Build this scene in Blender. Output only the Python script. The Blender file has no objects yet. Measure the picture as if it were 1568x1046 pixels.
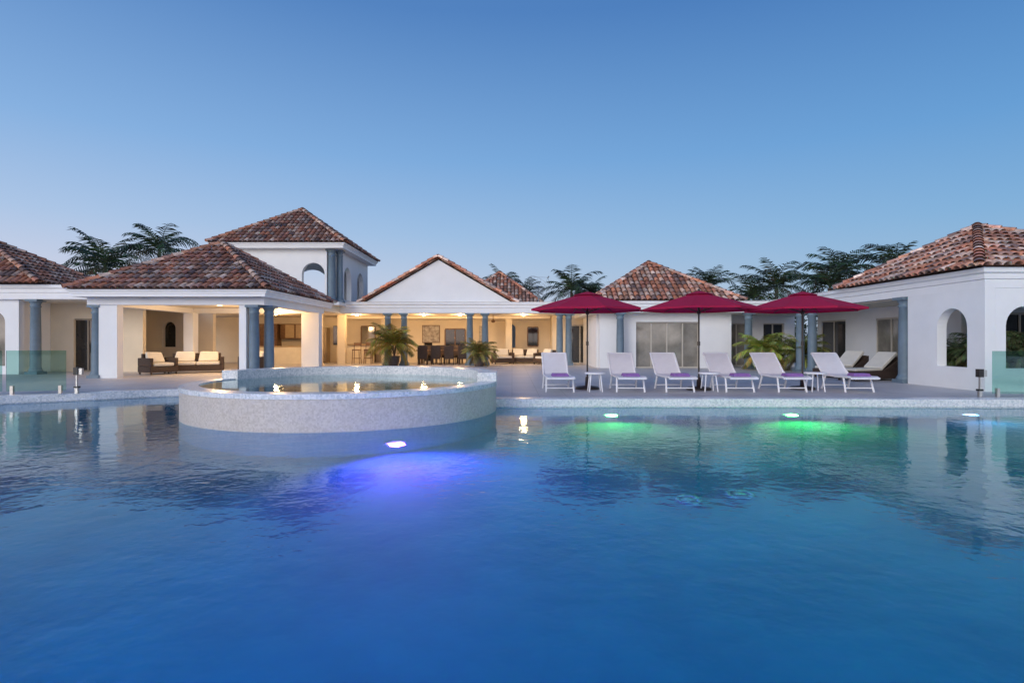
import bpy, math, random
from mathutils import Vector, Matrix
random.seed(7)
scene=bpy.context.scene
R=math.radians
# ------------------------------------------------------------------ materials
def newmat(name):
    m=bpy.data.materials.new(name); m.use_nodes=True
    nt=m.node_tree; return m,nt,nt.nodes['Principled BSDF']
def N(nt,t,**k):
    n=nt.nodes.new(t)
    for a,b in k.items(): setattr(n,a,b)
    return n
def mat(name,col,rough=0.6,var=0.12,scale=3.0,bump=0.0,bscale=40,metal=0.0,spec=0.5,col2=None,emit=None,es=0):
    m,nt,p=newmat(name); L=nt.links
    tc=N(nt,'ShaderNodeTexCoord'); nz=N(nt,'ShaderNodeTexNoise')
    nz.inputs['Scale'].default_value=scale; nz.inputs['Detail'].default_value=6; nz.inputs['Roughness'].default_value=.6
    L.new(tc.outputs['Object'],nz.inputs['Vector'])
    r=N(nt,'ShaderNodeValToRGB')
    c2=col2 or tuple(c*(1-var*2) for c in col)
    r.color_ramp.elements[0].position=.3; r.color_ramp.elements[1].position=.7
    r.color_ramp.elements[0].color=(*c2,1); r.color_ramp.elements[1].color=(*col,1)
    L.new(nz.outputs['Fac'],r.inputs['Fac']); L.new(r.outputs['Color'],p.inputs['Base Color'])
    p.inputs['Roughness'].default_value=rough; p.inputs['Metallic'].default_value=metal
    p.inputs['Specular IOR Level'].default_value=spec
    if bump:
        n2=N(nt,'ShaderNodeTexNoise'); n2.inputs['Scale'].default_value=bscale; n2.inputs['Detail'].default_value=4
        L.new(tc.outputs['Object'],n2.inputs['Vector'])
        b=N(nt,'ShaderNodeBump'); b.inputs['Strength'].default_value=bump; b.inputs['Distance'].default_value=.02
        L.new(n2.outputs['Fac'],b.inputs['Height']); L.new(b.outputs['Normal'],p.inputs['Normal'])
    if emit:
        p.inputs['Emission Color'].default_value=(*emit,1); p.inputs['Emission Strength'].default_value=es
    return m
def attrmat(name,rough=.75,nscale=9,trans=0):
    m,nt,p=newmat(name); L=nt.links
    a=N(nt,'ShaderNodeVertexColor',layer_name='Col')
    tc=N(nt,'ShaderNodeTexCoord'); nz=N(nt,'ShaderNodeTexNoise')
    nz.inputs['Scale'].default_value=nscale; nz.inputs['Detail'].default_value=5
    L.new(tc.outputs['Object'],nz.inputs['Vector'])
    mr=N(nt,'ShaderNodeMapRange'); mr.inputs['From Min'].default_value=.3; mr.inputs['From Max'].default_value=.7
    mr.inputs['To Min'].default_value=.6; mr.inputs['To Max'].default_value=1.25
    L.new(nz.outputs['Fac'],mr.inputs['Value'])
    mx=N(nt,'ShaderNodeVectorMath',operation='SCALE')
    L.new(a.outputs['Color'],mx.inputs[0]); L.new(mr.outputs['Result'],mx.inputs['Scale'])
    L.new(mx.outputs['Vector'],p.inputs['Base Color']); p.inputs['Roughness'].default_value=rough
    return m
def mosaic(name,c1,c2,c3,scale,rough=.35,bump=.3):
    m,nt,p=newmat(name); L=nt.links
    tc=N(nt,'ShaderNodeTexCoord'); v=N(nt,'ShaderNodeTexVoronoi'); v.inputs['Scale'].default_value=scale
    v.inputs['Randomness'].default_value=.5
    L.new(tc.outputs['Object'],v.inputs['Vector'])
    r=N(nt,'ShaderNodeValToRGB'); e=r.color_ramp.elements
    e[0].position=.2; e[1].position=.8
    e[0].color=(*c1,1); e[1].color=(*c3,1); x=e.new(.5); x.color=(*c2,1)
    sp=N(nt,'ShaderNodeSeparateColor'); L.new(v.outputs['Color'],sp.inputs['Color'])
    nz=N(nt,'ShaderNodeTexNoise'); nz.inputs['Scale'].default_value=1.6; nz.inputs['Detail'].default_value=6
    L.new(tc.outputs['Object'],nz.inputs['Vector'])
    mm=N(nt,'ShaderNodeMix'); mm.inputs['Factor'].default_value=.5
    L.new(sp.outputs[0],mm.inputs['A']); L.new(nz.outputs['Fac'],mm.inputs['B'])
    L.new(mm.outputs['Result'],r.inputs['Fac']); L.new(r.outputs['Color'],p.inputs['Base Color'])
    p.inputs['Roughness'].default_value=rough
    b=N(nt,'ShaderNodeBump'); b.inputs['Strength'].default_value=bump; b.inputs['Distance'].default_value=.006
    L.new(v.outputs['Distance'],b.inputs['Height']); L.new(b.outputs['Normal'],p.inputs['Normal'])
    return m
M={}
M['stucco']=mat('white_stucco',(.84,.84,.835),.8,.035,1.2,.2,60)
M['trim']=mat('white_trim',(.85,.85,.85),.6,.03,2,.1,30)
M['cream']=mat('cream_interior',(.80,.69,.52),.8,.06,1.0,.1,60)
M['ceil']=mat('cream_ceiling',(.80,.72,.58),.8,.03,1.5)
M['column']=mat('bluegrey_paint',(.16,.225,.28),.55,.1,5,.15,50)
M['tile']=attrmat('terracotta_tile')
M['tilebase']=mat('roof_mortar',(.24,.13,.095),.9,.3,8)
M['leaf']=attrmat('palm_leaf',.5,3)
M['bark']=mat('palm_bark',(.16,.12,.09),.9,.25,12,.6,30)
M['frame']=mat('bronze_frame',(.30,.25,.19),.45,.08,6)
M['framew']=mat('beige_frame',(.55,.50,.42),.45,.05,6)
M['darkglass']=mat('dark_glass',(.035,.035,.035),.04,.3,.7,spec=.8)
M['curtglass']=mat('curtained_glass',(.34,.31,.26),.06,.3,1.2,spec=.8)
M['wicker']=mat('wicker',(.085,.05,.033),.6,.3,30,.8,90)
M['cushion']=mat('cream_cushion',(.75,.70,.60),.9,.05,5,.2,20)
M['wood']=mat('wood',(.22,.11,.05),.4,.25,9)
M['tan']=mat('tan_counter',(.5,.36,.2),.4,.1,4)
M['black']=mat('black_plastic',(.012,.012,.013),.3,.2,8)
M['metal']=mat('steel',(.5,.5,.5),.3,.05,8,metal=.9)
M['bronze']=mat('bronze_pole',(.05,.04,.035),.4,.1,8,metal=.4)
M['white']=mat('white_sling',(.85,.85,.87),.6,.03,6,.15,150)
M['towel']=mat('purple_towel',(.36,.18,.50),.95,.12,12,.4,120)
M['pot']=mat('clay_pot',(.12,.09,.08),.6,.15,6)
M['pebble']=mosaic('spa_pebble',(.52,.45,.37),(.61,.54,.46),(.68,.61,.53),38,.45,.2)
M['mosaic']=mosaic('white_mosaic',(.50,.55,.57),(.70,.72,.72),(.83,.83,.82),34,.25,.25)
M['sat']=mat('grey_metal',(.3,.32,.34),.5,.1,8)
M['ringm']=mat('drain_ring',(.12,.45,.55),.5,.05,8)
M['lampglass']=mat('warm_globe',(.9,.8,.6),.4,.02,4,emit=(1,.72,.4),es=3)
for nm,c in (('art_a',(.22,.18,.16)),('art_b',(.30,.26,.22))):
    M[nm]=mat(nm,c,.6,.4,7,col2=(.6,.55,.48))
m,nt,p=newmat('crimson_fabric'); L=nt.links
tr=N(nt,'ShaderNodeBsdfTranslucent'); tr.inputs['Color'].default_value=(.6,.01,.08,1)
mx=N(nt,'ShaderNodeMixShader'); mx.inputs['Fac'].default_value=.3
tc=N(nt,'ShaderNodeTexCoord'); nz=N(nt,'ShaderNodeTexNoise'); nz.inputs['Scale'].default_value=4
r=N(nt,'ShaderNodeValToRGB'); r.color_ramp.elements[0].color=(.42,.006,.05,1); r.color_ramp.elements[1].color=(.56,.012,.08,1)
L.new(tc.outputs['Object'],nz.inputs['Vector']); L.new(nz.outputs['Fac'],r.inputs['Fac']); L.new(r.outputs['Color'],p.inputs['Base Color'])
p.inputs['Roughness'].default_value=.85
L.new(p.outputs[0],mx.inputs[1]); L.new(tr.outputs[0],mx.inputs[2]); L.new(mx.outputs[0],nt.nodes['Material Output'].inputs['Surface'])
M['crimson']=m
m,nt,p=newmat('deck_paving'); L=nt.links
tc=N(nt,'ShaderNodeTexCoord'); br=N(nt,'ShaderNodeTexBrick'); br.offset=0.0
br.inputs['Scale'].default_value=1; br.inputs['Brick Width'].default_value=.6; br.inputs['Row Height'].default_value=.6
br.inputs['Mortar Size'].default_value=.006
br.inputs['Color1'].default_value=(.57,.54,.53,1); br.inputs['Color2'].default_value=(.51,.485,.48,1); br.inputs['Mortar'].default_value=(.34,.32,.315,1)
nz=N(nt,'ShaderNodeTexNoise'); nz.inputs['Scale'].default_value=.7; nz.inputs['Detail'].default_value=8
L.new(tc.outputs['Object'],br.inputs['Vector']); L.new(tc.outputs['Object'],nz.inputs['Vector'])
mr=N(nt,'ShaderNodeMapRange'); mr.inputs['To Min'].default_value=.78; mr.inputs['To Max'].default_value=1.2
L.new(nz.outputs['Fac'],mr.inputs['Value'])
vm=N(nt,'ShaderNodeVectorMath',operation='SCALE'); L.new(br.outputs['Color'],vm.inputs[0]); L.new(mr.outputs['Result'],vm.inputs['Scale'])
L.new(vm.outputs['Vector'],p.inputs['Base Color']); p.inputs['Roughness'].default_value=.5
M['deck']=m
M['grass']=mat('grass',(.07,.10,.03),.9,.3,.3)
M['poolfloor']=mat('pool_plaster',(.002,.25,.38),.7,.07,.9,col2=(.001,.165,.28))
def water(name,b1,rough=.02):
    m,nt,p=newmat(name); L=nt.links; nt.nodes.remove(p)
    g=N(nt,'ShaderNodeBsdfGlass'); g.inputs['IOR'].default_value=1.333; g.inputs['Roughness'].default_value=rough
    g.inputs['Color'].default_value=(.9,1,1,1)
    tc=N(nt,'ShaderNodeTexCoord')
    n1=N(nt,'ShaderNodeTexNoise'); n1.inputs['Scale'].default_value=3.4; n1.inputs['Detail'].default_value=3
    n2=N(nt,'ShaderNodeTexNoise'); n2.inputs['Scale'].default_value=11; n2.inputs['Detail'].default_value=2
    n3=N(nt,'ShaderNodeTexNoise'); n3.inputs['Scale'].default_value=.35
    for n in (n1,n2,n3): L.new(tc.outputs['Object'],n.inputs['Vector'])
    a=N(nt,'ShaderNodeMath',operation='MULTIPLY_ADD'); a.inputs[1].default_value=.3
    L.new(n2.outputs['Fac'],a.inputs[0]); L.new(n1.outputs['Fac'],a.inputs[2])
    mu=N(nt,'ShaderNodeMath',operation='MULTIPLY'); L.new(a.outputs[0],mu.inputs[0]); 
    mr=N(nt,'ShaderNodeMapRange'); mr.inputs['From Min'].default_value=.35; mr.inputs['From Max'].default_value=.65; mr.inputs['To Min'].default_value=.35
    L.new(n3.outputs['Fac'],mr.inputs['Value']); L.new(mr.outputs['Result'],mu.inputs[1])
    b=N(nt,'ShaderNodeBump'); b.inputs['Strength'].default_value=1; b.inputs['Distance'].default_value=b1
    L.new(mu.outputs[0],b.inputs['Height']); L.new(b.outputs['Normal'],g.inputs['Normal'])
    L.new(g.outputs[0],nt.nodes['Material Output'].inputs['Surface'])
    return m
M['water']=water('pool_water_surface',.0105,.045)
M['spawater']=water('spa_water_surface',.006,.03)
m,nt,p=newmat('fence_glass'); nt.nodes.remove(p); L=nt.links
t=N(nt,'ShaderNodeBsdfTransparent'); t.inputs['Color'].default_value=(.66,.84,.80,1)
g=N(nt,'ShaderNodeBsdfGlossy'); g.inputs['Roughness'].default_value=.02
fr=N(nt,'ShaderNodeFresnel'); fr.inputs['IOR'].default_value=1.45
mx=N(nt,'ShaderNodeMixShader'); L.new(fr.outputs[0],mx.inputs[0]); L.new(t.outputs[0],mx.inputs[1]); L.new(g.outputs[0],mx.inputs[2])
L.new(mx.outputs[0],nt.nodes['Material Output'].inputs['Surface']); M['glass']=m
# ------------------------------------------------------------------ mesh builder
class MB:
    def __init__(s): s.v=[];s.f=[];s.m=[];s.c=[];s.s=[];s.mats=[]
    def mi(s,k):
        if k not in s.mats: s.mats.append(k)
        return s.mats.index(k)
    def add(s,vs,fs,mt,col=(1,1,1),smooth=False):
        o=len(s.v); s.v+= [tuple(v) for v in vs]; s.c+=[col]*len(vs); k=s.mi(mt)
        for f in fs: s.f.append([i+o for i in f]); s.m.append(k); s.s.append(smooth)
    def box(s,x0,x1,y0,y1,z0,z1,mt):
        vs=[(x,y,z) for z in (z0,z1) for y in (y0,y1) for x in (x0,x1)]
        s.add(vs,[(0,2,3,1),(4,5,7,6),(0,1,5,4),(2,6,7,3),(0,4,6,2),(1,3,7,5)],mt)
    def hexa(s,vs,mt,smooth=False):
        s.add(vs,[(0,2,3,1),(4,5,7,6),(0,1,5,4),(2,6,7,3),(0,4,6,2),(1,3,7,5)],mt,smooth=smooth)
    def obox(s,p,q,z0,z1,t,mt,off=0):
        d=(Vector(q)-Vector(p)).normalized(); n=Vector((d.y,-d.x))
        P=Vector(p)+n*off; Q=Vector(q)+n*off
        a=P+n*t/2;b=Q+n*t/2;c=P-n*t/2;e=Q-n*t/2
        s.hexa([(a.x,a.y,z0),(b.x,b.y,z0),(c.x,c.y,z0),(e.x,e.y,z0),(a.x,a.y,z1),(b.x,b.y,z1),(c.x,c.y,z1),(e.x,e.y,z1)],mt)
    def lathe(s,cx,cy,prof,n,mt,cz=0,smooth=True,caps=True):
        vs=[];fs=[]
        for r,z in prof:
            for i in range(n):
                a=2*math.pi*i/n; vs.append((cx+r*math.cos(a),cy+r*math.sin(a),cz+z))
        for j in range(len(prof)-1):
            for i in range(n):
                k=(i+1)%n; fs.append((j*n+i,j*n+k,(j+1)*n+k,(j+1)*n+i))
        s.add(vs,fs,mt,smooth=smooth)
        if caps:
            o=len(prof)-1
            s.add(vs[o*n:],[tuple(range(n))],mt); s.add(vs[:n],[tuple(range(n-1,-1,-1))],mt)
    def tube(s,p,q,r,mt,n=8,r2=None):
        p=Vector(p);q=Vector(q);r2=r if r2 is None else r2
        d=(q-p).normalized(); u=d.orthogonal().normalized(); w=d.cross(u)
        vs=[];
        for c,rr in((p,r),(q,r2)):
            for i in range(n):
                a=2*math.pi*i/n; vs.append(c+u*rr*math.cos(a)+w*rr*math.sin(a))
        s.add(vs,[(i,(i+1)%n,n+(i+1)%n,n+i) for i in range(n)],mt,smooth=True)
        s.add(vs,[tuple(range(n-1,-1,-1)),tuple(range(n,2*n))],mt)
    def build(s,name,parent=None,loc=(0,0,0),rot=0,bevel=0):
        me=bpy.data.meshes.new(name); me.from_pydata(s.v,[],s.f)
        for k in s.mats: me.materials.append(M[k])
        me.polygons.foreach_set('material_index',s.m); me.polygons.foreach_set('use_smooth',s.s)
        ca=me.color_attributes.new('Col','FLOAT_COLOR','POINT')
        ca.data.foreach_set('color',[x for c in s.c for x in (*c,1)])
        me.update()
        o=bpy.data.objects.new(name,me); scene.collection.objects.link(o)
        o.location=loc; o.rotation_euler=(0,0,rot)
        if bevel:
            b=o.modifiers.new('bev','BEVEL'); b.width=bevel; b.segments=2; b.limit_method='ANGLE'
        if parent:
            o.parent=parent
        return o
def empty(name,loc=(0,0,0),rot=0):
    e=bpy.data.objects.new(name,None); scene.collection.objects.link(e); e.location=loc; e.rotation_euler=(0,0,rot)
    e.empty_display_size=.3; return e
def wchild(mb,name,par,bevel=0):
    o=mb.build(name,par,bevel=bevel); o.matrix_parent_inverse=Matrix.Translation(-par.location); return o
def wall(mb,p,q,z0,z1,t,ops,mt):
    p=Vector(p);q=Vector(q);d=(q-p).normalized();Ln=(q-p).length
    def at(sv): return p+d*sv
    cur=0
    for (a,b,zb,zt,arch) in sorted(ops):
        if a>cur: mb.obox(at(cur),at(a),z0,z1,t,mt)
        if zb>z0: mb.obox(at(a),at(b),z0,zb,t,mt)
        if not arch: mb.obox(at(a),at(b),zt,z1,t,mt)
        else:
            n=14; r=(b-a)/2; zc=zt-r; nn=Vector((d.y,-d.x))*t/2
            pr=None
            for i in range(n+1):
                th=math.pi*i/n; sv=a+r-r*math.cos(th); z=zc+r*math.sin(th)
                cp=at(sv)
                cu=[(cp.x+nn.x,cp.y+nn.y,z),(cp.x-nn.x,cp.y-nn.y,z),(cp.x+nn.x,cp.y+nn.y,z1),(cp.x-nn.x,cp.y-nn.y,z1)]
                if pr:
                    vs=pr+cu
                    mb.add(vs,[(0,4,6,2),(1,3,7,5),(0,1,5,4),(2,6,7,3)],mt)
                pr=cu
        cur=b
    if cur<Ln: mb.obox(at(cur),q,z0,z1,t,mt)
def sweep(mb,path,prof,mt,closed=False):
    P=[Vector(p) for p in path]; n=len(P); rings=[]
    for i in range(n):
        if closed: a=P[i]-P[i-1]; b=P[(i+1)%n]-P[i]
        else:
            a=P[i]-P[i-1] if i>0 else P[1]-P[0]; b=P[i+1]-P[i] if i<n-1 else a
        a=a.normalized(); b=b.normalized()
        na=Vector((a.y,-a.x)); nb=Vector((b.y,-b.x)); mm=(na+nb)
        mm=mm/ (mm.dot(na)) if mm.length>1e-6 else na
        rings.append([(P[i].x+mm.x*o,P[i].y+mm.y*o,z) for o,z in prof])
    k=len(prof); vs=[v for r in rings for v in r]; fs=[]
    for i in range(n if closed else n-1):
        j=(i+1)%n
        for c in range(k): 
            e=(c+1)%k; fs.append((i*k+c,i*k+e,j*k+e,j*k+c))
    if not closed: fs+= [tuple(range(k)),tuple(range((n-1)*k+k-1,(n-1)*k-1,-1))]
    mb.add(vs,fs,mt)
def cornice(z0,z1,back=.25):
    h=z1-z0
    return [(-back,z0),(0,z0),(0,z0+h*.42),(.035,z0+h*.46),(.035,z0+h*.7),(.09,z0+h*.78),(.09,z0+h*.92),(.12,z1),(-back,z1)]
PAL=[(.54,.23,.14),(.48,.20,.13),(.62,.34,.25),(.38,.22,.16),(.74,.54,.42),(.58,.28,.17),(.22,.14,.12),(.50,.36,.29),(.70,.46,.34),(.60,.24,.13)]
def tilecol(dark):
    c=random.choice(PAL); k=random.uniform(.65,1.2)*dark; return tuple(x*k for x in c)
def arch_tile(mb,c0,c1,u,n,r0,r1,col,o0=.04,o1=.0):
    vs=[];K=6
    for c,r,o in((c0,r0,o0),(c1,r1,o1)):
        for i in range(K+1):
            a=math.pi*i/K; vs.append(c+u*(-r*math.cos(a))+n*(r*.85*math.sin(a)+o))
    mb.add(vs,[(i,i+1,K+2+i,K+1+i) for i in range(K)],'tile',col,True)
def tile_face(mb,e0,e1,t1,t0,dark=1,pitch=.235,row=.36):
    e0,e1,t0,t1=map(Vector,(e0,e1,t0,t1)); u=(e1-e0).normalized(); Lu=(e1-e0).length
    w=t0-e0; sv=w-u*w.dot(u); H=sv.length; sv.normalize(); n=u.cross(sv)
    a=(t0-e0).dot(u); b=(t1-e0).dot(u)
    mb.add([e0,e1,t1,t0] if (t1-t0).length>1e-4 else [e0,e1,t0],[(0,1,2,3)] if (t1-t0).length>1e-4 else [(0,1,2)],'tilebase')
    nc=int(Lu/pitch)
    for k in range(nc):
        uc=(k+.5)*Lu/nc; sm=H
        if a>1e-4: sm=min(sm,uc*H/a)
        if Lu-b>1e-4: sm=min(sm,(Lu-uc)*H/(Lu-b))
        s0=-.07
        while s0<sm-.1:
            s1=min(s0+row*1.22,sm+.03); j=random.uniform(-.015,.015)
            arch_tile(mb,e0+u*(uc+j)+sv*s0,e0+u*(uc-j)+sv*s1,u,n,.105,.088,tilecol(dark),.035+random.uniform(0,.02),0)
            s0+=row
def cap_line(mb,p,q,dark=1,r=.13):
    p=Vector(p);q=Vector(q);d=(q-p);L_=d.length;d.normalize();u=d.cross(Vector((0,0,1))).normalized();n=u.cross(d)
    if n.z<0:n=-n
    s=-.05
    while s<L_-.1:
        arch_tile(mb,p+d*s,p+d*min(s+.42,L_+.03),u,n,r,r*.82,tilecol(dark*1.15),.06,.03); s+=.34
def pyramid(mb,x0,x1,y0,y1,z,ax,ay,az,dark=1):
    A=(ax,ay,az);c=[(x0,y0,z),(x1,y0,z),(x1,y1,z),(x0,y1,z)]
    for i in range(4): tile_face(mb,c[i],c[(i+1)%4],A,A,dark)
    for i in range(4): cap_line(mb,c[i],A,dark)
    vs=[];
    mb.lathe(ax,ay,[(.17,0),(.14,.1),(.05,.16)],10,'tilebase',cz=az)
def column(mb,x,y,h,r=.17,z0=0):
    mb.box(x-r*1.35,x+r*1.35,y-r*1.35,y+r*1.35,z0,z0+.1,'column')
    mb.lathe(x,y,[(r*1.28,.1),(r*1.3,.15),(r*1.12,.2),(r*1.02,.24),(r,.3),(r*.99,h*.5),(r*.88,h-.3),(r*1.02,h-.28),(r*1.02,h-.24),(r*.9,h-.22),(r*.9,h-.17),(r*1.2,h-.08)],24,'column',cz=z0)
    mb.box(x-r*1.3,x+r*1.3,y-r*1.3,y+r*1.3,z0+h-.08,z0+h,'column')
def window(mb,p,q,z0,z1,n,glass='darkglass',frame='framew',t=.08,fw=.06):
    p=Vector(p);q=Vector(q);d=(q-p);mb.obox(p,q,z0,z1,.015,glass)
    mb.obox(p,q,z1-fw,z1+.002,t,frame); mb.obox(p,q,z0,z0+fw,t,frame)
    for i in range(n+1):
        c=p+d*(i/n); dd=d.normalized()*fw/2; mb.obox(c-dd,c+dd,z0+fw+.002,z1-fw-.002,t*.9,frame)
# ------------------------------------------------------------------ pool, deck, ground
ctrl=[(12.5,11.35),(8,11.6),(3,11.7),(-.4,11.7),(-3.5,13.0),(-6,14.1),(-8.1,14.05),(-9.6,13.1),(-11.2,12.0),(-13.5,9.6),(-15.5,5),(-15,-.5),(-8,-3),(0,-3.2),(8,-3),(15,-.5),(17,5),(15.5,9.6)]
def catmull(pts,k=5):
    out=[];n=len(pts)
    for i in range(n):
        p0,p1,p2,p3=[Vector(pts[(i+j-1)%n]) for j in range(4)]
        for s in range(k):
            t=s/k
            out.append(.5*((2*p1)+(p2-p0)*t+(2*p0-5*p1+4*p2-p3)*t*t+(3*p1-p0-3*p2+p3)*t**3))
    return out
OUT=catmull(ctrl); n=len(OUT); C0=Vector((0,5))
ZW=-.15; ZF=-1.9
def ring(rad_in,rad_out,z,mt,name):
    mb=MB(); vs=[];
    for p in OUT:
        d=(p-C0).normalized()
        a=p if rad_in is None else C0+d*rad_in
        b=C0+d*rad_out; vs+= [(a.x,a.y,z),(b.x,b.y,z)]
    mb.add(vs,[(2*i,2*i+1,2*((i+1)%n)+1,2*((i+1)%n)) for i in range(n)],mt)
    return mb.build(name)
ring(None,48,0,'deck','pool_deck'); ring(48,900,0,'grass','ground')
pool=empty('swimming_pool')
mb=MB(); vs=[(p.x,p.y,ZF) for p in OUT]; mb.add(vs,[tuple(range(n))],'poolfloor')
vs=[v for p in OUT for v in ((p.x,p.y,ZF),(p.x,p.y,-.32),(p.x,p.y,0))]
mb.add(vs,[(3*i,3*i+1,3*((i+1)%n)+1,3*((i+1)%n)) for i in range(n)],'poolfloor')
mb.add(vs,[(3*i+1,3*i+2,3*((i+1)%n)+2,3*((i+1)%n)+1) for i in range(n)],'mosaic')
mb.build('basin',pool)
mb=MB(); sweep(mb,OUT,[(-.03,-.13),(-.03,.02),(-.01,.03),(.32,.03),(.32,.004),(.02,.004),(.02,-.13)],'mosaic',True); mb.build('coping',pool)
mb=MB()
for x,y in((2.05,6.6),(2.7,6.75)):
    mb.lathe(x,y,[(.16,.004),(.16,.03),(.125,.03),(.12,.004)],28,'ringm',cz=ZF,caps=False); mb.lathe(x,y,[(.09,.004),(.09,.02),(.02,.025)],28,'ringm',cz=ZF)
mb.build('floor_drains',pool)
mb=MB(); mb.add([(p.x,p.y,ZW) for p in OUT],[tuple(range(n))],'water'); mb.build('pool_water')
def emis(name,c,s):
    m,nt,p=newmat(name); p.inputs['Base Color'].default_value=(*c,1); p.inputs['Emission Color'].default_value=(*c,1); p.inputs['Emission Strength'].default_value=s; M[name]=m
emis('led_violet',(.24,.16,1),3.2); emis('led_added_fill',(.1,.3,1),3); emis('led_green',(.2,1,.35),5); emis('led_white',(.5,.65,1),4)
def poollamp(x,y,z,dirv,mt,col,power,cone=150,down=.35):
    e=empty('pool_light',(x,y,z)); d=Vector(dirv).normalized()
    mb=MB(); mb.tube(d*-.02,d*.05,.17,'metal',20); mb.tube(d*.051,d*.06,.14,mt,20); mb.build('lamp_face',e)
    l=bpy.data.lights.new('pool_led','SPOT'); l.energy=power; l.color=col; l.spot_size=R(cone); l.spot_blend=.8; l.shadow_soft_size=.12
    o=bpy.data.objects.new('pool_led',l); scene.collection.objects.link(o); o.parent=e; o.location=d*.12
    o.rotation_euler=(d+Vector((0,0,-down))).to_track_quat('-Z','Y').to_euler()
SX,SY,SR=-3.25,11.35,2.93
a=R(299); poollamp(SX+(SR+.02)*math.cos(a),SY+(SR+.02)*math.sin(a),-1.25,(math.cos(a),math.sin(a),0),'led_violet',(.36,.08,1),620,150,.5)
poollamp(2.02,11.66,-1.2,(0,-1,0),'led_green',(.05,1,.12),200)
poollamp(5.66,11.62,-1.2,(0,-1,0),'led_green',(.05,1,.10),330)
poollamp(9.2,11.5,-1.2,(0,-1,0),'led_white',(.3,.6,1),80)
poollamp(-6,-3.0,-1.1,(.1,1,0),'led_added_fill',(.01,.20,1),1450,170)  # added lamp on the unseen near wall, turns the water blue
poollamp(0,-3.15,-1.1,(0,1,0),'led_added_fill',(.01,.24,1),1150,170)  # second added lamp behind the camera, deepens the blue below
poollamp(7,-2.95,-1.1,(0,1,0),'led_added_fill',(.01,.8,.55),380,170)  # added unseen lamp, tints the right-hand water teal
spa=empty('raised_spa',(SX,SY,0))
mb=MB()
mb.lathe(0,0,[(SR,ZF+.003),(SR,-.20)],96,'poolfloor',caps=False)
mb.lathe(0,0,[(SR,-.20),(SR,.34)],96,'pebble',caps=False)
mb.lathe(0,0,[(SR+.012,.34),(SR+.012,.42),(SR-.3,.425),(SR-.3,-.35)],96,'mosaic',smooth=False,caps=False)
mb.lathe(0,0,[(SR-.3,-.35),(0.01,-.35)],96,'pebble',caps=False)
vs=[];fs=[];K=60;a0,a1=R(-4),R(167)
for i in range(K+1):
    a=a0+(a1-a0)*i/K
    for r,z in((SR-.36,.3),(SR+.02,.3),(SR+.02,.59),(SR-.36,.59)): vs.append((r*math.cos(a),r*math.sin(a),z))
for i in range(K):
    for c in range(4): e=(c+1)%4; fs.append((i*4+c,i*4+e,i*4+4+e,i*4+4+c))
fs+=[(0,1,2,3),(K*4+3,K*4+2,K*4+1,K*4)]
mb.add(vs,fs,'mosaic'); mb.build('spa_wall',spa)
mb=MB(); mb.add([((SR-.3)*math.cos(R(i*4)),(SR-.3)*math.sin(R(i*4)),.405) for i in range(90)],[tuple(range(90))],'spawater'); mb.build('spa_water',spa)
def warm(x,y,z,w,par,r=.12,c=(1,.62,.29)):
    l=bpy.data.lights.new('ceiling_bulb','POINT'); l.energy=w; l.color=c; l.shadow_soft_size=r
    o=bpy.data.objects.new('ceiling_bulb',l); scene.collection.objects.link(o); o.location=(x,y,z)
    o.parent=par; o.matrix_parent_inverse=Matrix.Translation(-par.location)
    mb=MB(); mb.lathe(x,y,[(.05,2.6),(.1,2.57),(.1,2.55),(.04,2.54)],12,'lampglass'); wchild(mb,'ceiling_lamp',par)
# ------------------------------------------------------------------ cabana
cab=empty('cabana',(-11,21.6,0))
mb=MB(); pyramid(mb,-14.2,-7.8,18.1,25.0,2.88,-11,21.6,4.9,.9); wchild(mb,'roof',cab)
mb=MB()
sweep(mb,[(-14.1,18.2),(-7.9,18.2),(-7.9,24.9),(-14.1,24.9)],cornice(2.64,2.86),'trim',True)
sweep(mb,[(-13.9,18.6),(-8.1,18.6),(-8.1,24.5),(-13.9,24.5)],[(-.35,2.4),(0,2.4),(0,2.645),(-.35,2.645)],'stucco',True)
mb.box(-13.87,-8.13,18.63,24.47,2.6,2.63,'ceil')
mb.box(-13.55,-12.95,18.65,18.95,0,2.4,'stucco')
mb.box(-8.95,-8.72,18.65,18.95,0,2.4,'stucco')
mb.box(-8.85,-8.12,23.9,24.3,0,2.4,'stucco')
mb.box(-13.8,-13.4,23.9,24.3,0,2.4,'stucco')
wchild(mb,'walls',cab)
mb=MB(); column(mb,-13.72,18.8,2.4,.15); column(mb,-8.52,18.8,2.4,.165); column(mb,-8.2,19.2,2.4,.165); wchild(mb,'columns',cab)
warm(-11,21.4,2.25,135,cab,.2); warm(-9.6,23.5,2.25,65,cab,.2)
# ------------------------------------------------------------------ main house
house=empty('main_house',(-3,30,0))
mb=MB()
sweep(mb,[(-9.6,28.5),(3.2,28.5),(3.2,26.0)],cornice(2.62,3.18),'trim')
mb.box(-18.8,2.9,28.76,36,2.60,2.95,'ceil'); mb.box(-18.8,-8.6,25.9,28.75,2.60,2.95,'ceil')
mb.box(-9.6,-8.6,28.9,35.9,2.96,3.16,'trim')
wall(mb,(-20,26),(-13.6,26),0,2.6,.25,[(2.4,3.1,0,2.1,0),(4.1,4.7,.95,2.1,1)],'cream')
wall(mb,(-17.5,33),(2.2,33),0,2.6,.25,[(12.4,12.9,.0,2.1,0),(17.2,17.7,.85,2.2,1)],'cream')
mb.box(2.2,2.4,31,33.1,0,2.6,'cream'); 
wall(mb,(2.4,31),(5,31),0,2.6,.25,[(.7,1.9,0,2.1,0)],'cream')
mb.box(3.86,4.05,26,30.85,0,2.6,'stucco')
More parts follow.
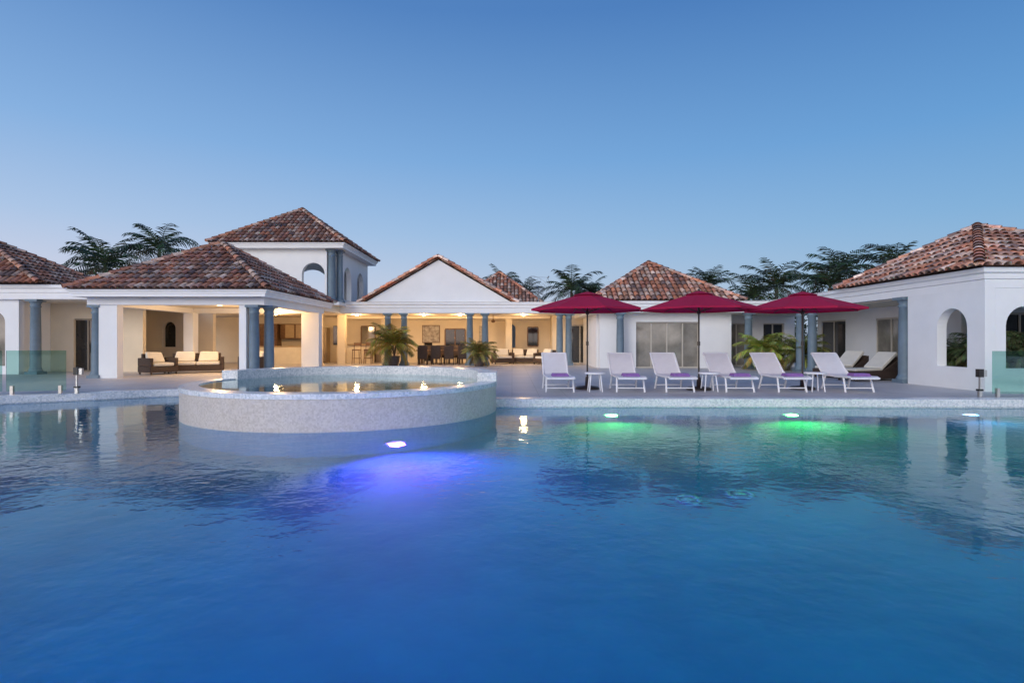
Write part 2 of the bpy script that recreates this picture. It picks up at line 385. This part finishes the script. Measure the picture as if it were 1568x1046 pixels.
mb.box(-13.7,-13.4,29.4,29.8,0,2.6,'cream'); mb.box(-9.3,-8.9,30.3,30.7,0,2.6,'cream'); mb.box(-.35,0,31.6,32.87,0,2.6,'cream'); mb.box(-7.3,-6.95,31.8,32.87,0,2.6,'cream')
mb.box(-10.2,-9.6,28.6,28.9,0,2.6,'cream')
mb.box(-9.2,2.1,31.4,31.58,2.46,2.6,'ceil')
wchild(mb,'walls',house)
mb=MB()
gx0,gx1,gm=-7.35,-.05,-3.7
for y0,y1 in((28.62,28.85),):
    mb.add([(gx0,y0,3.18),(gx1,y0,3.18),(gm,y0,5.3),(gx0,y1,3.18),(gx1,y1,3.18),(gm,y1,5.3)],[(0,1,2),(5,4,3),(0,3,4,1),(1,4,5,2),(0,2,5,3)],'stucco')
wchild(mb,'pediment',house)
mb=MB()
tile_face(mb,(gx0-.25,35.5,3.1),(gx0-.25,28.5,3.1),(gm,28.5,5.37),(gm,35.5,5.37))
tile_face(mb,(gx1+.25,28.5,3.1),(gx1+.25,35.5,3.1),(gm,35.5,5.37),(gm,28.5,5.37))
cap_line(mb,(gx0-.3,28.5,3.12),(gm,28.5,5.41),1.25,.17); cap_line(mb,(gx1+.3,28.5,3.12),(gm,28.5,5.41),1.25,.17)
cap_line(mb,(gm,28.5,5.40),(gm,35.5,5.40))
pyramid(mb,-3.9,2.1,36,42,3.5,-.85,39,5.9)
wchild(mb,'roof',house)
mb=MB(); mb.box(-3.7,1.9,36.2,41.8,0,3.45,'stucco'); wchild(mb,'rear_block',house)
mb=MB()
for x in(-6.26,-5.44,-2.13,-1.36): column(mb,x,28.7,2.62,.17)
column(mb,2.4,28.7,2.62,.17); column(mb,2.86,28.7,2.62,.17); column(mb,-17.8,25,2.5,.17);column(mb,-17.3,24.6,2.5,.17)
wchild(mb,'columns',house)
mb=MB()
window(mb,(-17.6,26.02),(-16.9,26.02),0,2.1,1,'darkglass','frame')
window(mb,(3.1,31.02),(4.3,31.02),0,2.1,2,'darkglass')
window(mb,(-5.1,33.05),(-4.6,33.05),0,2.1,1,'darkglass')
mb.obox((-16,26.1),(-15.2,26.1),.9,2.2,.02,'darkglass')
window(mb,(-3.86,32.84),(-2.7,32.84),.75,1.95,2,'darkglass','wood')
mb.box(-5.15,-4.2,32.82,32.86,1.16,2.1,'art_a'); mb.box(-1.9,-1.4,32.82,32.86,1.15,2.1,'art_b')
mb.box(-5.19,-4.16,32.86,32.872,1.12,2.14,'wood')
mb.box(-10.3,-9.6,32.8,32.86,1.0,2.1,'darkglass'); window(mb,(.9,32.84),(1.5,32.84),.9,2.05,1,'darkglass','wood')
window(mb,(-8.7,32.84),(-7.9,32.84),0,2.1,1,'curtglass','wood')
wchild(mb,'windows',house)
for x,y,w in((-12.0,28.9,115),(-8.1,29.7,95),(-4.6,29.7,105),(-2.7,29.7,95),(.6,29.7,90),(-16,29.5,35)): warm(x,y,2.44,w,house)
kt=empty('kitchen_counter',(-12.5,31.5,0))
mb=MB(); mb.box(-14,-10.9,30.9,31.5,0,.9,'cushion'); mb.box(-14.05,-10.85,30.85,31.55,.9,.95,'tan'); wchild(mb,'island',kt)
mb=MB(); mb.box(-13.2,-11.3,32.4,32.85,1.35,2.2,'wood'); mb.box(-14.5,-13.3,32.2,32.85,0,2.2,'wood'); mb.box(-13.2,-11.3,32.3,32.85,0,.9,'wood')
for x in(-12.9,-12.3,-11.7): mb.box(x,x+.5,32.37,32.4,1.4,2.15,'tan')
mb.box(-11.2,-10.5,32.2,32.85,0,2.0,'tan'); wchild(mb,'cabinets',kt)
def stool(x,y):
    e=empty('bar_stool',(x,y,0)); mb=MB(); mb.box(-.2,.2,-.2,.2,.72,.78,'wood')
    for a in(-.17,.17):
        for b in(-.17,.17): mb.tube((a*1.15,b*1.15,0),(a,b,.73),.02,'wood')
    mb.tube((-.17,-.17,.3),(.17,-.17,.3),.015,'wood'); mb.tube((-.17,.17,.3),(.17,.17,.3),.015,'wood')
    mb.tube((-.18,.18,.78),(-.18,.22,1.12),.018,'wood'); mb.tube((.18,.18,.78),(.18,.22,1.12),.018,'wood'); mb.box(-.2,.2,.19,.23,.98,1.13,'wood'); mb.build('frame',e)
stool(-8.3,30.4); stool(-7.7,30.5); stool(-7.9,31.3)
bc=empty('bar_counter',(-8.6,31.6,0)); mb=MB(); mb.box(-.7,.9,-.25,.25,0,1.0,'cream'); mb.box(-.75,.95,-.35,.35,1.0,1.06,'tan'); mb.build('bar',bc)
cf=empty('ceiling_fan',(-1.0,30.3,2.3)); mb=MB(); mb.tube((0,0,0),(0,0,.3),.02,'wood'); mb.lathe(0,0,[(.05,-.1),(.11,-.05),(.11,.03),(.04,.06)],14,'wood')
for i in range(5):
    a=i*2*math.pi/5+.3; d=Vector((math.cos(a),math.sin(a),0)); w=Vector((-d.y,d.x,0))*.06
    mb.hexa([tuple(d*.1-w+Vector((0,0,0))),tuple(d*.65-w*1.3),tuple(d*.1+w),tuple(d*.65+w*1.3)]+[tuple(Vector(q)+Vector((0,0,.012))) for q in (d*.1-w,d*.65-w*1.3,d*.1+w,d*.65+w*1.3)],'wood')
mb.build('blades',cf)
# ------------------------------------------------------------------ tower
tw=empty('tower',(-11.2,30.4,0))
mb=MB(); pyramid(mb,-14.45,-7.95,27,33.8,5.92,-11.2,30.4,8.2,.85); wchild(mb,'roof',tw)
mb=MB()
sweep(mb,[(-14.35,27.1),(-8.05,27.1),(-8.05,33.7),(-14.35,33.7)],cornice(5.66,5.9,.9),'trim',True)
wall(mb,(-13.9,27.6),(-8.95,27.6),2.96,5.66,.25,[(3.75,4.85,3.3,5.0,1)],'stucco')
wall(mb,(-8.6,27.95),(-8.6,33.4),2.96,5.66,.25,[(.75,2.05,3.3,5.0,1),(3.2,4.5,3.3,5.0,1)],'stucco')
wall(mb,(-13.8,33.3),(-8.75,33.3),2.96,5.66,.25,[(1.0,3.2,3.3,5.4,1)],'stucco'); wall(mb,(-13.8,27.75),(-13.8,33.1),2.96,5.66,.25,[(.8,2.3,3.3,5.0,1),(3.0,4.6,3.3,5.0,1)],'stucco')
mb.box(-14.1,-8.3,27.3,33.6,2.952,3.1,'trim')
wchild(mb,'walls',tw)
mb=MB(); column(mb,-8.75,27.62,2.55,.18,3.1); column(mb,-8.46,27.95,2.55,.15,3.1); wchild(mb,'columns',tw)
# ------------------------------------------------------------------ bedroom wing
bw=empty('bedroom_wing',(7,28,0))
mb=MB(); pyramid(mb,3.5,10.2,24.9,31.4,3.0,6.75,28.1,5.05,1.15); wchild(mb,'roof',bw)
mb=MB()
sweep(mb,[(3.3,26.2),(3.3,25.0),(11.3,25.0),(11.3,19.0)],cornice(2.48,2.98),'trim')
mb.box(3.4,13.6,25.26,32,2.44,2.7,'ceil')
wall(mb,(3.95,25.8),(9.9,25.8),0,2.44,.25,[(1.65,4.5,0,2.08,0)],'stucco')
mb.box(9.75,9.9,25.94,27.4,0,2.44,'stucco')
wall(mb,(9.9,27.5),(13.6,27.5),0,2.44,.25,[(.5,1.4,0,2.08,0),(2.2,3.2,0,2.08,0)],'stucco')
wchild(mb,'walls',bw)
mb=MB(); window(mb,(5.6,25.85),(8.45,25.85),0,2.08,4,'curtglass'); window(mb,(10.4,27.55),(11.3,27.55),0,2.08,2,'curtglass'); window(mb,(12.1,27.55),(13.1,27.55),0,2.08,2,'darkglass'); wchild(mb,'windows',bw)
mb=MB(); column(mb,4.78,25.15,2.48,.17); column(mb,10.45,25.15,2.48,.17); column(mb,11.45,22.6,2.48,.16); column(mb,11.45,21.7,2.48,.16); wchild(mb,'columns',bw)
# ------------------------------------------------------------------ guest wing right
gw=empty('guest_wing',(14,17,0))
mb=MB(); pyramid(mb,11.05,16.9,13.45,19.4,2.99,13.9,17.0,4.6,1.25); wchild(mb,'roof',gw)
mb=MB()
sweep(mb,[(11.3,18.99),(11.3,13.6),(19,13.6)],cornice(2.48,2.96),'trim')
mb.box(11.56,19,13.87,25.2,2.44,2.7,'ceil')
wall(mb,(11.43,16.25),(11.43,13.6),0,2.48,.25,[(1.12,2.12,.55,2.05,1)],'stucco')
wall(mb,(11.57,13.74),(19,13.74),0,2.48,.25,[(.25,1.2,.55,2.05,1),(2.4,3.5,.55,2.05,1)],'stucco')
wall(mb,(13.55,25),(13.55,17),0,2.44,.25,[(.3,2.1,0,2.08,0),(4.0,5.6,0,2.05,0)],'stucco')
wall(mb,(13.55,16.8),(19,16.8),0,2.44,.25,[(.5,2.3,0,2.05,0)],'stucco')
wchild(mb,'walls',gw)
mb=MB(); window(mb,(13.5,24.7),(13.5,22.9),0,2.08,2,'darkglass'); window(mb,(13.5,21),(13.5,19.4),0,2.05,2,'curtglass'); window(mb,(14.05,16.78),(15.85,16.78),0,2.05,2,'darkglass'); wchild(mb,'windows',gw)
mb=MB(); column(mb,11.43,16.55,2.48,.17); wchild(mb,'columns',gw)
# ------------------------------------------------------------------ guest wing left
lw=empty('guest_wing',(-20,22.5,0))
mb=MB(); pyramid(mb,-25,-17.0,20.4,25.0,3.3,-21,22.6,5.3,.8); wchild(mb,'roof',lw)
mb=MB()
sweep(mb,[(-26,20.7),(-14.6,20.7)],cornice(2.74,3.26),'trim')
mb.box(-26,-14.6,20.96,26,2.7,2.95,'ceil')
wall(mb,(-26,21.0),(-18.1,21.0),0,2.74,.25,[(6.6,7.4,.3,2.3,1)],'stucco')
mb.box(-18.5,-18.25,21.14,25.9,0,2.7,'stucco')
wall(mb,(-18.24,22.6),(-14.6,22.6),0,2.7,.2,[(.9,2.6,0,2.1,0)],'cream')
wchild(mb,'walls',lw)
mb=MB(); window(mb,(-17.4,22.62),(-15.7,22.62),0,2.1,3,'darkglass','frame'); mb.obox((-19.6,21.1),(-18.55,21.1),.3,2.4,.03,'curtglass'); wchild(mb,'windows',lw)
mb=MB(); column(mb,-17.5,20.9,2.74,.17); wchild(mb,'columns',lw)
# ------------------------------------------------------------------ satellite dish
sd=empty('satellite_dish',(1.6,34.5,3.0)); mb=MB()
ax=Vector((.55,-.5,.67)).normalized(); u=ax.orthogonal().normalized(); w=ax.cross(u); c=Vector((0,0,1.35)); prev=None
rings=[]
for j in range(6):
    r=.9*j/5; rings.append([c+ax*(.3*(r/.95)**2)+u*r*math.cos(2*math.pi*i/20)+w*r*math.sin(2*math.pi*i/20) for i in range(20)])
for j in range(1,6):
    for i in range(20): mb.tube(rings[j][i],rings[j][(i+1)%20],.008,'sat',4)
for i in range(20):
    for j in range(1,5): mb.tube(rings[j][i],rings[j+1][i],.006,'sat',4)
for i in(0,7,13): mb.tube(rings[5][i],c+ax*1.0,.01,'sat',4)
mb.tube(c+ax*.95,c+ax*1.1,.04,'sat'); mb.tube((0,0,0),c,.04,'sat'); mb.build('dish',sd)
# ------------------------------------------------------------------ palms
def fronds(mb,c,rad,nf,base,hang=1.0,seed=0,lw=.0075,dens=2):
    rnd=random.Random(seed)
    for k in range(nf):
        az=k*2.399+rnd.uniform(-.3,.3); f=(k+.5)/nf; el=R(-15+100*f**.75+rnd.uniform(-9,9)); Ln=rad*rnd.uniform(.8,1.2)
        hd=Vector((math.cos(az),math.sin(az),0)); side=Vector((-hd.y,hd.x,0)); S=18
        pts=[Vector(c)]; an=el; curl=R(rnd.uniform(60,100))*hang
        for i in range(S):
            t=(i+1)/S; an=max(el-curl*t**1.4,R(-85)); pts.append(pts[-1]+(hd*math.cos(an)+Vector((0,0,math.sin(an))))*Ln/S)
        g=rnd.uniform(.5,1.3); col=tuple(x*g for x in base)
        if f<.15: col=(col[1]*1.1,col[1]*.9,col[2])
        for i in range(S):
            a,b=pts[i],pts[i+1]; ww=side*.012*rad*(1-i/S*.8)
            mb.add([a-ww,a+ww,b+ww*.9,b-ww*.9],[(0,1,2,3)],'leaf',tuple(x*1.7 for x in col))
            if i<2: continue
            d=(b-a).normalized(); t=i/S; ll=Ln*.33*math.sin(math.pi*min(1,(t*.78+.14)))**.8
            up=side.cross(d); 
            for sg in(-1,1):
                for q in((0,.5) if dens==2 else (.25,)):
                    o=a.lerp(b,q); dd=(side*sg*.8+d*.8+up*.1+Vector((0,0,-rnd.uniform(0,.4)))).normalized()
                    tip=o+dd*ll*rnd.uniform(.8,1.1)+Vector((0,0,-.2*ll)); w2=d*lw*rad
                    mid=o.lerp(tip,.5)+Vector((0,0,.07*ll)); cc=tuple(x*rnd.uniform(.65,1.4) for x in col)
                    mb.add([o-w2,o+w2,mid+w2*1.2,mid-w2*1.2,tip],[(0,1,2,3),(3,2,4)],'leaf',cc)
def palm(x,y,z,rad,nf=24,seed=1,col=(.045,.068,.028)):
    e=empty('palm_tree',(x,y,0)); mb=MB(); r0=.17; bx=random.uniform(-.4,.4); pr=Vector((bx,0,0))
    for i in range(8):
        t=(i+1)/8; q=Vector((bx*(1-t)**2,0,z*t)); mb.tube(pr,q,r0*(1-.35*(i/8)),'bark',10,r0*(1-.35*t)); pr=q
    mb.build('trunk',e)
    mb=MB(); fronds(mb,(0,0,z),rad,nf,col,1.0,seed,.014,1); mb.build('crown',e)
P=[(-27.2,38,6.1,3.2),(-24.8,40,7.5,2.8),(-28.8,41,5.4,2.8),(-.7,43,5.3,1.9),(1.1,44,4.9,1.6),(4.4,42,4.8,2.5),(5.9,43,4.7,2.0),(13.9,40,5.0,1.9),
 (15.3,36,3.8,2.2),(17.2,37,4.7,2.4),(19.0,34,4.4,2.4),(20.7,36,5.4,2.5),(22.9,34,5.4,2.6),(24.9,36,4.6,2.7)]
for i,(x,y,z,r_) in enumerate(P): palm(x,y,z,r_,26,i+3)
mb=MB(); rnd=random.Random(5)
for (cx,cy,cz,a_,b_,c_) in [(17,38,2.3,2.2,1.5,1.5),(20,38,2.4,2.6,1.5,1.6),(23.5,38,2.5,2.6,1.5,1.7),(13.5,40,2.2,1.8,1.2,1.5),(27,37,2.3,2.5,1.5,1.7)]:
    for k in range(1300):
        d=Vector((rnd.gauss(0,1),rnd.gauss(0,1),rnd.gauss(0,1))).normalized()*rnd.uniform(.55,1.15)
        o=Vector((cx+d.x*a_,cy+d.y*b_,cz+d.z*c_)); u=Vector((rnd.gauss(0,1),rnd.gauss(0,1),rnd.gauss(0,1))).normalized(); v=u.orthogonal().normalized()
        g=rnd.uniform(.5,1.5); mb.add([o-u*.2,o+v*.06,o+u*.2,o-v*.06],[(0,1,2,3)],'leaf',(.04*g,.06*g,.025*g))
mb.build('background_foliage')
def potted(x,y,rad,h,seed,col=(.16,.19,.035)):
    e=empty('potted_palm',(x,y,0)); mb=MB(); mb.lathe(0,0,[(.2,0),(.28,.25),(.3,.45),(.33,.5),(.28,.5),(.26,.42)],20,'pot'); mb.build('pot',e)
    mb=MB()
    for k in range(4): mb.tube((random.uniform(-.1,.1),random.uniform(-.1,.1),.4),(random.uniform(-.12,.12),random.uniform(-.12,.12),h),.03,'bark')
    fronds(mb,(0,0,h),rad,40,col,.95,seed,.010); mb.build('foliage',e)
potted(-5.75,27.6,1.35,1.0,31,(.40,.33,.06)); potted(-1.6,27.6,.95,.6,32,(.28,.24,.06)); potted(10.6,24.0,1.35,.7,33,(.38,.43,.09)); potted(11.9,23.2,1.2,.6,34,(.24,.27,.07)); potted(12.75,15.2,1.0,.8,35,(.15,.20,.09)); potted(13.5,14.7,.9,.9,36,(.15,.20,.09)); potted(12.6,16.0,.9,.6,37,(.15,.20,.09))
# ------------------------------------------------------------------ loungers
def lounger(x,y,towel=True,rot=0):
    e=empty('sun_lounger',(x,y,0),rot); mb=MB()
    path=[(-.98,.34),(-.9,.365),(-.3,.35),(.28,.36),(.36,.39),(.88,.86),(.93,.885)]
    for sx in(-.31,.31):
        for (a,b),(c,d) in zip(path,path[1:]): mb.tube((sx,a,b),(sx,c,d),.026,'white')
        mb.tube((sx,-.62,.35),(sx*1.06,-.74,0),.024,'white'); mb.tube((sx,.2,.35),(sx*1.06,.36,0),.024,'white')
        mb.tube((sx,.2,.33),(sx,.66,.62),.015,'white')
    mb.tube((-.31,-.98,.34),(.31,-.98,.34),.026,'white'); mb.tube((-.31,.93,.885),(.31,.93,.885),.026,'white')
    mb.tube((-.33,-.7,.1),(.33,-.7,.1),.015,'white'); mb.tube((-.33,.33,.1),(.33,.33,.1),.015,'white')
    vs=[];
    for a,b in path: vs+=[(-.3,a,b+.012),(.3,a,b+.012),(-.3,a,b-.006),(.3,a,b-.006)]
    fs=[]
    for i in range(len(path)-1):
        o=i*4; fs+=[(o,o+1,o+5,o+4),(o+3,o+2,o+6,o+7)]
    mb.add(vs,fs,'white',smooth=True); mb.build('frame',e)
    if towel:
        mb=MB(); mb.box(-.2,.2,-.86,-.55,.382,.42,'towel'); mb.box(-.19,.18,-.85,-.56,.422,.45,'towel'); mb.build('towel',e,bevel=.015)
    return e
for x in(1.1,2.8,3.98,5.42,6.65,8.2): lounger(x+random.uniform(-.04,.04),14.15,True,random.uniform(-.04,.04))
def side_table(x,y):
    e=empty('side_table',(x,y,0)); mb=MB(); mb.lathe(0,0,[(.24,.42),(.25,.43),(.25,.45),(.24,.46)],20,'white')
    for i in range(4):
        a=R(45+90*i); mb.tube((.16*math.cos(a),.16*math.sin(a),.43),(.22*math.cos(a),.22*math.sin(a),0),.016,'white')
    mb.build('table',e)
for x in(2.0,4.75,7.3): side_table(x,13.7)
def umbrella(x,y,rot=0,tilt=0):
    e=empty('parasol',(x,y,0),rot); mb=MB(); RR=1.44; DZ=.41
    mb.lathe(0,0,[(.3,0),(.3,.04),(.26,.07),(.06,.09),(.05,.3),(.03,.32)],28,'bronze'); mb.tube((0,0,.1),(0,0,2.42),.021,'bronze',12)
    mb.lathe(0,0,[(.035,2.4),(.04,2.46),(.015,2.5)],10,'bronze'); mb.tube((0,0,1.1),(0,0,1.2),.035,'bronze')
    for i in range(8):
        a=2*math.pi*i/8; d=Vector((math.cos(a),math.sin(a),0)); mb.tube(Vector((0,0,2.37)),d*RR*.98+Vector((0,0,2.40-DZ)),.009,'bronze',6); mb.tube(Vector((0,0,1.92)),d*.75+Vector((0,0,2.17)),.008,'bronze',6)
    mb.lathe(0,0,[(.04,1.88),(.05,1.93),(.03,1.97)],10,'bronze'); mb.build('pole',e)
    mb=MB(); S=6; T=8; vs=[];fs=[]
    def pt(a,t,drop=0):
        f=(a/(2*math.pi)*8)%1; sag=math.sin(math.pi*f); r=RR*t*(1-.04*sag*t)
        r*=math.cos(math.pi/8)/math.cos(abs(f-.5)*2*math.pi/8)
        return (r*math.cos(a),r*math.sin(a),2.42-DZ*t**1.1-.02*sag*t*(1-t)*2-drop)
    n8=8*S
    for j in range(T+1):
        for i in range(n8): vs.append(pt(2*math.pi*i/n8,max(j/T,.02)))
    for i in range(n8): vs.append(pt(2*math.pi*i/n8,1,.045))
    for j in range(T+1):
        for i in range(n8): k=(i+1)%n8; fs.append((j*n8+i,j*n8+k,(j+1)*n8+k,(j+1)*n8+i))
    mb.add(vs,fs,'crimson')
    vs=[(x_*.26,y_*.26,2.42-.27*DZ+.05) for x_,y_,z_ in[pt(2*math.pi*i/n8,1) for i in range(n8)]]+[(0,0,2.46)]
    mb.add(vs,[(i,(i+1)%n8,n8) for i in range(n8)],'crimson'); mb.build('canopy',e)
umbrella(1.9,14.35,.15); umbrella(4.63,14.1,.35); umbrella(7.3,14.3,.05)
def chaise(x,y,rot):
    e=empty('wicker_chaise',(x,y,0),rot); mb=MB(); mb.box(-.38,.38,-.95,1.0,.06,.3,'wicker')
    for a in(-.3,.3):
        for b in(-.88,.88): mb.box(a-.03,a+.03,b-.03,b+.03,0,.06,'wicker')
    for sx in(-.38,.32): mb.hexa([(sx,.1,.3),(sx+.06,.1,.3),(sx,1.0,.3),(sx+.06,1.0,.3),(sx,.3,.38),(sx+.06,.3,.38),(sx,1.0,.72),(sx+.06,1.0,.72)],'wicker')
    mb.box(-.32,.32,.93,1.0,.3,.72,'wicker')
    mb.build('base',e,bevel=.015)
    mb=MB(); mb.box(-.31,.31,-.93,.2,.305,.38,'cushion'); mb.hexa([(-.31,.2,.33),(.31,.2,.33),(-.31,.86,.80),(.31,.86,.80),(-.31,.16,.41),(.31,.16,.41),(-.31,.80,.88),(.31,.80,.88)],'cushion'); mb.build('cushions',e,bevel=.02)
chaise(11.2,19.4,R(-62)); chaise(11.1,17.7,R(-70))
def sofa(x,y,w,rot,name='wicker_sofa'):
    e=empty(name,(x,y,0),rot); mb=MB()
    mb.box(-w/2,w/2,-.42,.42,.08,.3,'wicker'); mb.box(-w/2,-w/2+.12,-.42,.42,.3,.6,'wicker'); mb.box(w/2-.12,w/2,-.42,.42,.3,.6,'wicker'); mb.box(-w/2+.12,w/2-.12,.3,.42,.3,.75,'wicker')
    for a in(-1,1):
        for b in(-.38,.38): mb.box(a*(w/2-.06)-.03,a*(w/2-.06)+.03,b-.03,b+.03,0,.08,'wicker')
    mb.build('frame',e,bevel=.02); k=max(1,round((w-.24)/.7)); cw=(w-.26)/k
    mb=MB()
    for i in range(k):
        x0=-w/2+.13+i*cw; mb.box(x0+.01,x0+cw-.01,-.42,.28,.305,.43,'cushion'); j=random.uniform(-.05,.05)
        mb.hexa([(x0+.05,.04,.44),(x0+cw-.07,.04,.44),(x0+.05,.24,.44),(x0+cw-.07,.24,.44),(x0+.09+j,.16,.82),(x0+cw-.1+j,.17,.80),(x0+.09+j,.28,.82),(x0+cw-.1+j,.28,.80)],'cushion')
    mb.build('cushions',e,bevel=.04)
sofa(-12.2,22.0,1.9,R(25)); sofa(-10.3,22.8,1.0,R(-30),'wicker_armchair'); sofa(-13.0,20.9,1.0,R(60),'wicker_armchair')
sofa(-.5,30.6,1.1,R(15),'wicker_armchair'); sofa(.7,31.0,1.7,R(-5)); sofa(1.75,29.8,1.0,R(-50),'wicker_armchair')
dt=empty('dining_table',(-3.6,30.2,0)); mb=MB(); mb.box(-1.4,1.4,-.5,.5,.7,.76,'wood')
for a in(-1.25,1.25):
    for b in(-.4,.4): mb.box(a-.05,a+.05,b-.05,b+.05,0,.7,'wood')
mb.build('table',dt)
def dchair(x,y,rot):
    e=empty('dining_chair',(x,y,0),rot); mb=MB(); mb.box(-.25,.25,-.25,.25,.36,.46,'wicker'); mb.box(-.25,.25,-.29,-.23,.3,1.0,'wicker')
    for a in(-.22,.22):
        for b in(-.22,.22): mb.box(a-.025,a+.025,b-.025,b+.025,0,.36,'wicker')
    mb.build('chair',e,bevel=.015)
for x in(-4.6,-3.9,-3.2,-2.5): dchair(x,29.4,random.uniform(-.15,.15)); dchair(x,31.0,math.pi)
# ------------------------------------------------------------------ glass fences
def fence(pts,h=1.0):
    e=empty('glass_fence',(*pts[0],0)); o=Vector(pts[0]); mb=MB(); g=MB()
    for a,b in zip(pts,pts[1:]):
        a=Vector(a)-o;b=Vector(b)-o;d=(b-a).normalized(); g.obox(a+d*.04,b-d*.04,.1,h,.014,'glass')
        for t in(.12,.88): c=a.lerp(b,t); mb.obox(c-d*.03,c+d*.03,.035,.22,.06,'metal')
    mb.build('spigots',e); g.build('panels',e); return e
fence([(-9.95,12.75),(-11.2,12.55),(-12.6,12.1)],1.0); fence([(10.05,11.95),(11.3,11.95),(12.6,11.8)],1.0)
def gpost(x,y):
    e=empty('gate_post',(x,y,0)); mb=MB(); mb.box(-.03,.03,-.03,.03,.03,.16,'metal'); mb.box(-.05,.05,-.04,.04,.16,.2,'black'); mb.box(-.012,.012,-.02,.02,.2,.6,'metal'); mb.box(-.05,.05,-.05,.05,.45,.62,'black'); mb.box(.05,.13,-.03,.03,.46,.60,'metal'); mb.build('post',e)
gpost(9.85,11.98); gpost(-9.75,12.75)
# ------------------------------------------------------------------ world
w=bpy.data.worlds.new('World'); scene.world=w; w.use_nodes=True; nt=w.node_tree; L=nt.links
bg=nt.nodes['Background']; tc=N(nt,'ShaderNodeTexCoord'); sp=N(nt,'ShaderNodeSeparateXYZ'); L.new(tc.outputs['Generated'],sp.inputs[0])
rp=N(nt,'ShaderNodeValToRGB'); e=rp.color_ramp.elements
e[0].position=0; e[0].color=(.56,.60,.72,1); e[1].position=1; e[1].color=(.04,.11,.34,1)
for ps,c in((.1,(.41,.53,.73)),(.18,(.29,.47,.73)),(.3,(.17,.37,.69)),(.5,(.068,.205,.51))):
    x=e.new(ps); x.color=(*c,1)
L.new(sp.outputs['Z'],rp.inputs['Fac'])
mr=N(nt,'ShaderNodeMapRange'); mr.inputs['From Min'].default_value=-.7; mr.inputs['From Max'].default_value=.7; L.new(sp.outputs['X'],mr.inputs['Value'])
mc=N(nt,'ShaderNodeMix',data_type='RGBA'); mc.inputs[6].default_value=(1.35,1.13,1.05,1); mc.inputs[7].default_value=(.62,.82,.9,1); L.new(mr.outputs[0],mc.inputs[0])
mm=N(nt,'ShaderNodeMix',data_type='RGBA',blend_type='MULTIPLY'); mm.inputs[0].default_value=1; L.new(rp.outputs[0],mm.inputs[6]); L.new(mc.outputs[2],mm.inputs[7])
g1=N(nt,'ShaderNodeMapRange',interpolation_type='SMOOTHSTEP'); g1.inputs['From Min'].default_value=.15; g1.inputs['From Max'].default_value=-.9; L.new(sp.outputs['Y'],g1.inputs['Value'])
g2=N(nt,'ShaderNodeMapRange',interpolation_type='SMOOTHSTEP'); g2.inputs['From Min'].default_value=.65; g2.inputs['From Max'].default_value=0; L.new(sp.outputs['Z'],g2.inputs['Value'])
gm_=N(nt,'ShaderNodeMath',operation='MULTIPLY'); L.new(g1.outputs[0],gm_.inputs[0]); L.new(g2.outputs[0],gm_.inputs[1])
gc=N(nt,'ShaderNodeVectorMath',operation='SCALE'); gc.inputs[0].default_value=(1.25,1.09,.98); L.new(gm_.outputs[0],gc.inputs['Scale'])
ad=N(nt,'ShaderNodeVectorMath',operation='ADD'); L.new(mm.outputs[2],ad.inputs[0]); L.new(gc.outputs[0],ad.inputs[1])
sk=N(nt,'ShaderNodeTexSky',sky_type='NISHITA'); sk.sun_disc=False; sk.sun_elevation=R(3); sk.sun_rotation=R(200); 
ss=N(nt,'ShaderNodeVectorMath',operation='SCALE'); ss.inputs['Scale'].default_value=.02; L.new(sk.outputs[0],ss.inputs[0])
a2=N(nt,'ShaderNodeVectorMath',operation='ADD'); L.new(ad.outputs[0],a2.inputs[0]); L.new(ss.outputs[0],a2.inputs[1])
L.new(a2.outputs[0],bg.inputs['Color']); bg.inputs['Strength'].default_value=1.0
sl=bpy.data.lights.new('sun','SUN'); sl.energy=1.3; sl.angle=R(28); sl.color=(1,.96,.93); so=bpy.data.objects.new('sun',sl); scene.collection.objects.link(so)
so.rotation_euler=Vector((.65,.9,-.4)).to_track_quat('-Z','Y').to_euler()
cam=bpy.data.cameras.new('camera'); cam.lens=20; cam.sensor_width=36; cam.clip_end=3000; cam.clip_start=.05
co=bpy.data.objects.new('camera',cam); scene.collection.objects.link(co); co.location=(0,0,1.2); co.rotation_euler=(R(90),0,0); scene.camera=co
scene.view_settings.view_transform='Standard'; scene.view_settings.look='None'
